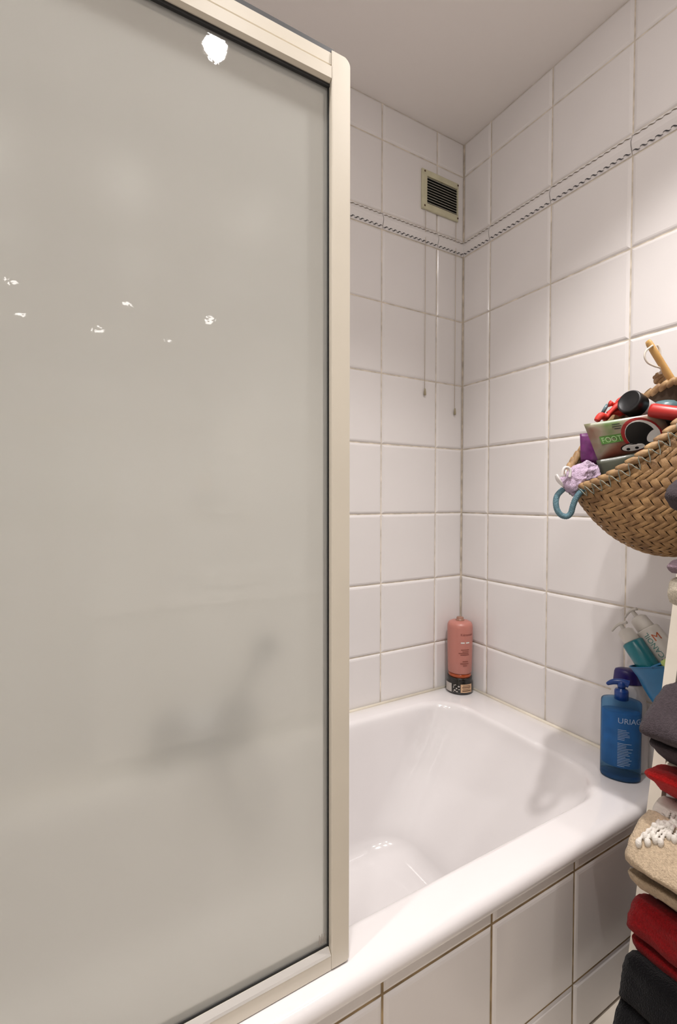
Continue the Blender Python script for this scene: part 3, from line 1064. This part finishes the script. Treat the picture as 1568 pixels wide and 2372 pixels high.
# lilac washcloth hanging over the low end
lc = atd(1344, 1108, 1.215)
bm = bmesh.new()
bmesh.ops.create_icosphere(bm, subdivisions=5, radius=1.0)
ax, ay, az = RIGHT, UP, -FWD
for v in bm.verts:
    p = v.co.copy()
    q = ax * p.x * .042 + ay * p.y * .034 + az * p.z * .028
    q += ax * (-.006 * p.y) + ay * (.016 * p.x)
    nn = noise.noise_vector(p * 1.9 + V((3, 1, 7))) * .009 + noise.noise_vector(p * 5) * .0022 + noise.noise_vector(p * 26) * .0016
    v.co = lc + q + nn
bm.verts.index_update()
vf = ([v.co.copy() for v in bm.verts], [[v.index for v in f.verts] for f in bm.faces])
bm.free()
lw = obj('washcloth', vf, 'terry_lilac', None, org=lc, label='crumpled lilac terry washcloth at the low end of the woven basket', cat='washcloth')
lw.location = lc
wc = obj('white_clip', join(tube(smooth_path([atd(x, y, 1.195) for x, y in [(1302, 1104), (1304, 1090), (1309, 1083), (1317, 1084), (1321, 1092), (1319, 1106)]], 5), .0034, 8),
                            tube([atd(1311, 1088, 1.194), atd(1309, 1104, 1.194)], .002, 6)), 'white_plastic', None, org=lc,
         label='small white plastic clip stuck on the lilac washcloth', cat='clip')
wc.location = lc
petal = tube(smooth_path([atd(1288, 1100, 1.205), atd(1292, 1110, 1.202), atd(1299, 1120, 1.20), atd(1305, 1128, 1.20)], 5), lambda t: .001 + .0075 * math.sin(math.pi * (t * .8 + .2)), 10, flat=.4, up=-FWD)
wl = obj('care_label', petal, 'white_plastic', None, org=lc, label='white fabric tag at the tip of the lilac washcloth', cat='tag')
wl.location = lc

# ------------------------------------------------------------------ bottles on the tub
def arc_angle(x, rx, ry):
    """angle on an ellipse at signed arc length x from its front (-90 degrees)"""
    a, st = -math.pi / 2, math.copysign(.01, x)
    left = abs(x)
    while left > 0:
        left -= math.hypot(rx * math.sin(a), ry * math.cos(a)) * .01
        a += st
    return a


def wrap_text(s, size, base, spin, rx, ry, x0, z0, m, parent, name='lettering', lift=.0005, sq=1.0):
    tv, tf = text_vf(s, size)
    A = Matrix.Rotation(spin, 3, 'Z')
    out = []
    for v in tv:
        a = arc_angle(x0 + v.x * sq, rx, ry)
        out.append(V(base) + A @ V(((rx + lift) * math.cos(a), (ry + lift) * math.sin(a), z0 + v.y)))
    return obj(name, (out, tf), m, parent, smooth=False)


def lines_on(base, spin, rx, ry, rows, m, parent, name='print_lines', lift=.0005):
    A = Matrix.Rotation(spin, 3, 'Z')
    vs, fs = [], []
    for x0, x1, z0, z1 in rows:
        n = 6
        st = len(vs)
        for i in range(n + 1):
            x = x0 + (x1 - x0) * i / n
            a = arc_angle(x, rx, ry)
            for z in (z0, z1):
                vs.append(V(base) + A @ V(((rx + lift) * math.cos(a), (ry + lift) * math.sin(a), z)))
        for i in range(n):
            q = st + 2 * i
            fs.append([q, q + 2, q + 3, q + 1])
    return obj(name, (vs, fs), m, parent, smooth=False)


Z0 = RIM_Z + .0008
# pink bottle on a jar in the corner
jb = V((-.0600, -.0590, Z0))
view = math.atan2(jb.y - CAM.y, jb.x - CAM.x) - math.pi / 2
M['jar_black'] = mat('black_jar', (.012, .010, .008), rough=.22, coat=.3)
M['jar_amber'] = mat('amber_jar_lid', (.36, .06, .008), rough=.15, coat=.5)
M['jar_label'] = mat('peach_jar_label', (.62, .40, .24), rough=.5)
M['label_grey'] = mat('grey_jar_label', (.50, .46, .42), rough=.5)
M['print_brown'] = mat('brown_print', (.10, .045, .02), rough=.5)
M['pink'] = mat('dusty_pink_plastic', (.50, .195, .155), rough=.38, coat=.15)
M['pink_dark'] = mat('brown_pump_stub', (.33, .17, .12), rough=.4)
M['pink_print'] = mat('brown_pink_print', (.24, .07, .05), rough=.5)
jar = thing('cosmetic_jar', jb, 'black cosmetic jar with peach label and amber rim on the tub corner', 'jar')
obj('body', lathe([(.040, 0), (.047, .001), (.0505, .006), (.0515, .014), (.0502, .040), (.0470, .046), (.0462, .050), (.0462, .059), (.0445, .0605), (.03, .0606)], jb, 48), 'jar_black', jar)
obj('rim_ring', lathe([(.0405, .0606), (.0425, .0615), (.0432, .066), (.0425, .072), (.0405, .0735), (.03, .0738)], jb, 48), 'jar_amber', jar)
lines_on(jb, view, .0512, .0512, [(.004, .050, .010, .041)], 'jar_label', jar, 'label', .0006)
lines_on(jb, view, .0512, .0512, [(-.062, -.030, .008, .040)], 'label_grey', jar, 'label', .0006)
lines_on(jb, view, .0512, .0512, [(.012, .042, .0345, .0365), (.010, .044, .028, .031), (.012, .040, .0225, .0240), (.010, .046, .0150, .0185)], 'print_brown', jar, 'print_lines', .0010)
fl = [(-.022, -.018, .033, .037), (-.017, -.012, .036, .039), (-.024, -.020, .026, .030), (-.013, -.008, .022, .027), (-.020, -.014, .014, .020), (-.006, .000, .030, .035),
      (-.024, -.021, .010, .013), (-.012, -.006, .011, .015), (-.004, .001, .020, .023)]
lines_on(jb, view, .0512, .0512, fl, 'label_grey', jar, 'flower_print', .0008)
pb0 = jb + V((0, 0, .0742))
pk = thing('pink_shampoo_bottle', pb0, 'tall dusty pink shampoo bottle balanced on the black jar in the corner', 'bottle')
obj('body', lathe([(.036, 0), (.0425, .001), (.0445, .005), (.0458, .05), (.0470, .120), (.0472, .172), (.0462, .182), (.0425, .190), (.034, .1945), (.018, .197)], pb0, 48), 'pink', pk)
obj('neck', lathe([(.0165, .1965), (.0170, .1985), (.0140, .200), (.0132, .207), (.0125, .209), (.004, .2095)], pb0, 28), 'pink_dark', pk)
wrap_text('K\u00e9rastase', .0135, pb0, view, .0472, .0472, .002, .148, 'pink_print', pk)
lines_on(pb0, view, .0472, .0472, [(.003, .0175, .1195, .1245), (.0225, .037, .1195, .1245)], 'print_white', pk, 'print_bar', .0006)
ln = []
for z, a, b_ in ((.094, .004, .036), (.087, .009, .034), (.081, -.004, .034), (.075, .002, .036), (.050, .010, .032), (.042, .002, .034), (.034, .012, .028)):
    ln.append((a, b_, z, z + .0028))
lines_on(pb0, view, .0463, .0463, ln, 'pink_print', pk, 'print_lines', .0008)

# blue pump bottle
bb = V((-.1030, -.6900, Z0))
spin = math.atan2(-.88, .47) + .10
m, nt, b = nodes_of('blue_clear_plastic')
b.inputs['Base Color'].default_value = (.20, .45, .74, 1)
b.inputs['Roughness'].default_value = .18
b.inputs['Transmission Weight'].default_value = .9
b.inputs['IOR'].default_value = 1.12
M['blue_clear'] = m
M['blue_liquid'] = mat('blue_gel', (.055, .22, .46), rough=.3, var=.2, vscale=30)
M['blue_base'] = mat('thick_blue_base', (.008, .04, .13), rough=.25)
M['blue_pump'] = mat('royal_blue_pump', (.008, .045, .22), rough=.3)
M['print_silver'] = mat('pale_print', (.33, .44, .58), rough=.4)
RX, RY = .0470, .0300
ub = thing('blue_pump_bottle', bb, 'clear blue oval pump bottle standing on the right end of the tub', 'bottle')
obj('body', lathe([(.90, 0), (.97, .001), (1.0, .006), (1.0, .198), (.985, .203), (.94, .2055), (.45, .2075)], bb, 56, RX, RY, spin=spin), 'blue_clear', ub)
obj('gel', lathe([(.80, .034), (.90, .036), (.90, .176), (.86, .178), (.1, .178)], bb, 48, RX, RY, spin=spin), 'blue_liquid', ub)
obj('base', lathe([(.88, .0012), (.95, .0025), (.96, .013), (.80, .0135)], bb, 48, RX, RY, spin=spin), 'blue_base', ub)
obj('collar', lathe([(.0150, .206), (.0165, .207), (.0165, .228), (.0150, .232), (.0085, .234), (.0080, .246), (.002, .247)], bb, 28), 'blue_pump', ub)
hd_dir = (Matrix.Rotation(spin, 3, 'Z') @ V((-1, .0, 0)))
hz = bb.z + .247
hp = [bb + V((0, 0, .249)) - hd_dir * .016, bb + V((0, 0, .251)) - hd_dir * .008, bb + V((0, 0, .252)) + hd_dir * .004, bb + V((0, 0, .250)) + hd_dir * .018, bb + V((0, 0, .245)) + hd_dir * .028, bb + V((0, 0, .240)) + hd_dir * .034]
obj('pump_head', join(tube(smooth_path(hp, 5), lambda t: .0085 * (1 - t) ** .45 + .0016, 12, flat=.9), lathe([(.0085, .236), (.0105, .243), (.0105, .251), (.006, .255), (.001, .256)], bb, 24)), 'blue_pump', ub)
wrap_text('URIAGE', .0200, bb, spin, RX, RY, -.010, .154, 'print_silver', ub, sq=.95)
ln = []
rnd = random.Random(3)
for k in range(22):
    z = .136 - k * .0042 - (.006 if k > 6 else 0)
    ln.append((-.009, -.009 + rnd.uniform(.014, .034), z, z + .0013))
lines_on(bb, spin, RX, RY, ln, 'print_silver', ub, 'print_lines', .0006)

# white bottle with violet cap behind it
wbp = V((-.0440, -.6750, Z0))
M['violet_cap'] = mat('deep_violet_cap', (.018, .010, .115), rough=.3)
M['white_bottle'] = mat('white_lotion_bottle', (.60, .57, .56), rough=.35)
vb = thing('violet_capped_bottle', wbp, 'large white lotion bottle with deep violet cap behind the blue pump bottle', 'bottle')
WX_, WY_ = .0480, .0270
sp2 = math.atan2(-.88, .47)
obj('body', lathe([(.88, 0), (.97, .001), (1.0, .008), (1.02, .07), (.98, .14), (.88, .195), (.76, .222), (.70, .2335), (.5, .234)], wbp, 48, WX_, WY_, spin=sp2), 'white_bottle', vb)
obj('cap', lathe([(.74, .2345), (.745, .236), (.69, .262), (.64, .268), (.50, .271), (.05, .2715)], wbp, 48, WX_, WY_ * 1.05, spin=sp2), 'violet_cap', vb)

# blue pouch hung behind the ladder leg, with two tilted bottles in it
XP = -.105
M['blue_pouch'] = mat('blue_vinyl', (.012, .125, .27), rough=.35, var=.15, vscale=12)
M['blue_pouch_in'] = mat('dark_blue_vinyl_lining', (.010, .03, .06), rough=.6)
M['teal_bottle'] = mat('teal_bottle_plastic', (.008, .155, .19), rough=.25, var=.1, vscale=20)
M['mor_white'] = mat('ivory_bottle_plastic', (.60, .57, .52), rough=.35)
M['print_orange'] = mat('orange_print', (.45, .09, .02), rough=.4)
M['print_teal'] = mat('teal_print', (.05, .22, .20), rough=.4)
M['lime'] = mat('lime_plastic', (.36, .46, .14), rough=.4)
tops = [(1453, 1530), (1463, 1548), (1490, 1553), (1530, 1545), (1570, 1538)]
ptl, ptr = at(1462, 1546, 0, XP - .01), at(1572, 1540, 0, XP - .01)
pbl, pbr = at(1520, 1634, 0, XP), at(1580, 1700, 0, XP)
pb2l = at(1560, 1700, 0, XP)
rings = []
outl = []
path_l = [at(1460, 1543, 0, XP), at(1478, 1566, 0, XP), at(1490, 1590, 0, XP), at(1503, 1612, 0, XP), at(1518, 1634, 0, XP), at(1540, 1662, 0, XP), at(1562, 1690, 0, XP)]
path_r = [at(1600, 1537, 0, XP), at(1600, 1566, 0, XP), at(1602, 1590, 0, XP), at(1604, 1612, 0, XP), at(1604, 1634, 0, XP), at(1604, 1662, 0, XP), at(1602, 1690, 0, XP)]
for i, (a, b_) in enumerate(zip(path_l, path_r)):
    c = (a + b_) / 2
    h = (b_ - a) / 2
    th = .034 * (1 - .10 * i)
    rings.append([c + h * math.cos(2 * math.pi * k / 32) + V((th * math.sin(2 * math.pi * k / 32), 0, 0)) for k in range(32)])
pr = thing('blue_pouch', rings[-1][0], 'blue vinyl pouch holding bottles, hung behind the ladder leg above the tub corner', 'pouch')
obj('shell', loft(rings, True, False, True), 'blue_pouch', pr)
inn = [[p + (sum(r, V()) / 32 - p) * .05 for p in r] for r in rings]
obj('lining', loft(inn, True, False, True), 'blue_pouch_in', pr)
obj('hem', tube(rings[0], .0016, 6, True), 'blue_pouch', pr)
strap = [rings[0][8], rings[0][8] + V((-.02, -.06, .06)), V((leg_x(.88) + .02, LY1 + .004, .90)), rings[0][24] + V((0, -.06, .05)), rings[0][24]]
obj('strap', tube(smooth_path(strap, 6), .003, 6), 'blue_pouch', pr)


def tilted_bottle(name, label, top_px, bot_px, x, r, body_m, pump_m, ry=.8):
    t_, b_ = at(*top_px, 0, x), at(*bot_px, 0, x)
    ax = (t_ - b_).normalized()
    L_ = (t_ - b_).length
    o = thing(name, b_, label, 'bottle')
    obj('body', lathe([(r * .9, 0), (r, .003), (r, L_ * .97), (r * .93, L_ * .995), (r * .6, L_), (r * .3, L_)], b_, 36, axis=ax), body_m, o)
    return o, b_, ax, L_


tb, b0, ax, L_ = tilted_bottle('teal_pump_bottle', 'teal bottle with a white pump leaning in the blue pouch', (1464, 1486), (1524, 1576), XP + .004, .0255, 'teal_bottle', 'mor_white')
tp = b0 + ax * L_
obj('collar', lathe([(.0195, 0), (.0200, .002), (.0195, .028), (.012, .034), (.0055, .035), (.0050, .046), (.001, .047)], tp, 24, axis=ax), 'mor_white', tb)
sd = V((0, .94, -.33)); sd = (sd - ax * sd.dot(ax)).normalized()
hq = [tp + ax * .046 - sd * .018, tp + ax * .050, tp + ax * .049 + sd * .015, tp + ax * .044 + sd * .032]
obj('pump_head', tube(smooth_path(hq, 5), lambda t: .0042 - .0014 * t, 10), 'mor_white', tb)
mb, b0, ax, L_ = tilted_bottle('ivory_pump_bottle', 'ivory bottle with orange monogram and a pump leaning against the wall tiles', (1497, 1457), (1590, 1576), XP + .045, .0300, 'mor_white', 'mor_white')
tp = b0 + ax * L_
obj('collar', lathe([(.0215, 0), (.0220, .002), (.0205, .030), (.013, .036), (.0055, .037), (.0050, .052), (.001, .053)], tp, 24, axis=ax), 'mor_white', mb)
sd = (sd - ax * sd.dot(ax)).normalized()
hq = [tp + ax * .052 - sd * .014, tp + ax * .056, tp + ax * .055 + sd * .014, tp + ax * .050 + sd * .028]
obj('pump_head', tube(smooth_path(hq, 5), lambda t: .0042 - .0014 * t, 10), 'mor_white', mb)
# lettering along the ivory bottle, running down its length
side = (CAM - b0); side = (side - ax * side.dot(ax)).normalized()
acr = ax.cross(side).normalized()
for s_, size, x0, ac0, mm_ in (('MOROCCANOIL', .0175, .012, -.010, 'print_teal'), ('M', .026, .030, .008, 'print_orange')):
    tv, tf = text_vf(s_, size)
    out = []
    wtot = max(v.x for v in tv)
    for v in tv:
        if s_ == 'M':
            lx, lc_ = v.x - .012, v.y - .008        # upright on the bottle
            aa = (lc_ * .0 + .010 + (v.x - .012)) / .030
            al = L_ - .030 + (v.y - .008)
        else:
            aa = (-.010 - (v.y - .006)) / .030
            al = L_ - .012 - (wtot - v.x)
        n_ = side * math.cos(aa) + acr * math.sin(aa)
        out.append(b0 + ax * al + n_ * .0306)
    obj('lettering', (out, tf), mm_, mb, smooth=False)
lp = at(1548, 1536, 0, XP - .02)
lm = obj('lime_cap', lathe([(.002, -.016), (.012, -.015), (.0145, -.008), (.0145, .006), (.012, .010), (.001, .0105)], lp, 24, axis=ax), 'lime', None, org=lp,
         label='small lime green cap poking from the blue pouch', cat='cap')
lm.location = lp

# ------------------------------------------------------------------ the room behind the photographer (seen in the glass)
van = thing('vanity_unit', (-.72, -2.45, 0), 'white vanity unit with basin under the wide mirror', 'vanity')
obj('cabinet', box(-1.28, -.16, YF + .012, -2.24, .10, .715, .003), 'cabinet', van, smooth=False)
for x0, x1 in ((-1.275, -.91), (-.905, -.535), (-.53, -.165)):
    d = obj('door', box(x0, x1, -2.242, -2.224, .11, .705, .002), 'cabinet', van, smooth=False)
    obj('knob', lathe([(.006, 0), (.006, .012), (.012, .016), (.012, .022), (.002, .025)], V((x1 - .04, -2.224, .62)) - V(van.location), 16, axis=(0, 1, 0)), 'chrome', d, org=(0, 0, 0))
obj('worktop', box(-1.30, -.14, YF + .012, -2.20, .716, .756, .004), 'ceramic', van, smooth=False)
obj('basin', lathe([(.12, 0), (.19, .02), (.225, .075), (.232, .09), (.222, .09), (.205, .07), (.15, .025), (.01, .018)], (-.62, -2.44, .757), 48, 1.0, .82), 'ceramic', van)
obj('tap', tube(smooth_path([(-.62, -2.66, .757), (-.62, -2.66, .90), (-.62, -2.62, .945), (-.62, -2.55, .94), (-.62, -2.53, .91)], 6), .013, 14), 'chrome', van)
mr = obj('wall_mirror', box(-1.66, -.20, YF + .010, YF + .016, 1.06, 2.26), 'mirror', None, smooth=False, org=(-.9, YF + .012, 1.06),
         label='wide frameless mirror above the vanity unit', cat='mirror')
mr.location = (-.9, YF + .012, 1.06)
tbx = obj('storage_box', join(box(-1.26, -1.02, -2.50, -2.28, .757, .95, .006), box(-1.265, -1.015, -2.505, -2.275, .951, .985, .004)), 'cabinet', None, smooth=False, org=(-1.14, -2.39, .757),
          label='white lidded storage box on the left end of the vanity top', cat='box')
tbx.location = (-1.14, -2.39, .757)
cp = V((-.30, -2.38, .757))
cu = obj('bathroom_cup', lathe([(.03, 0), (.036, .004), (.040, .105), (.037, .105), (.033, .008), (.001, .007)], cp, 28), 'ceramic', None, org=cp,
         label='white ceramic tumbler on the vanity top by the tap', cat='cup')
cu.location = cp
sp = V((-.24, -2.50, .757))
so = thing('soap_dispenser', sp, 'white soap dispenser with a chrome pump at the vanity end', 'soap dispenser')
obj('body', lathe([(.03, 0), (.036, .003), (.036, .13), (.028, .15), (.014, .156)], sp, 28), 'ceramic', so)
obj('pump', join(lathe([(.012, .156), (.012, .17), (.004, .172), (.004, .20), (.001, .2)], sp, 16), tube([sp + V((0, 0, .198)), sp + V((0, .03, .198)), sp + V((0, .045, .19))], .005, 8)), 'chrome', so)
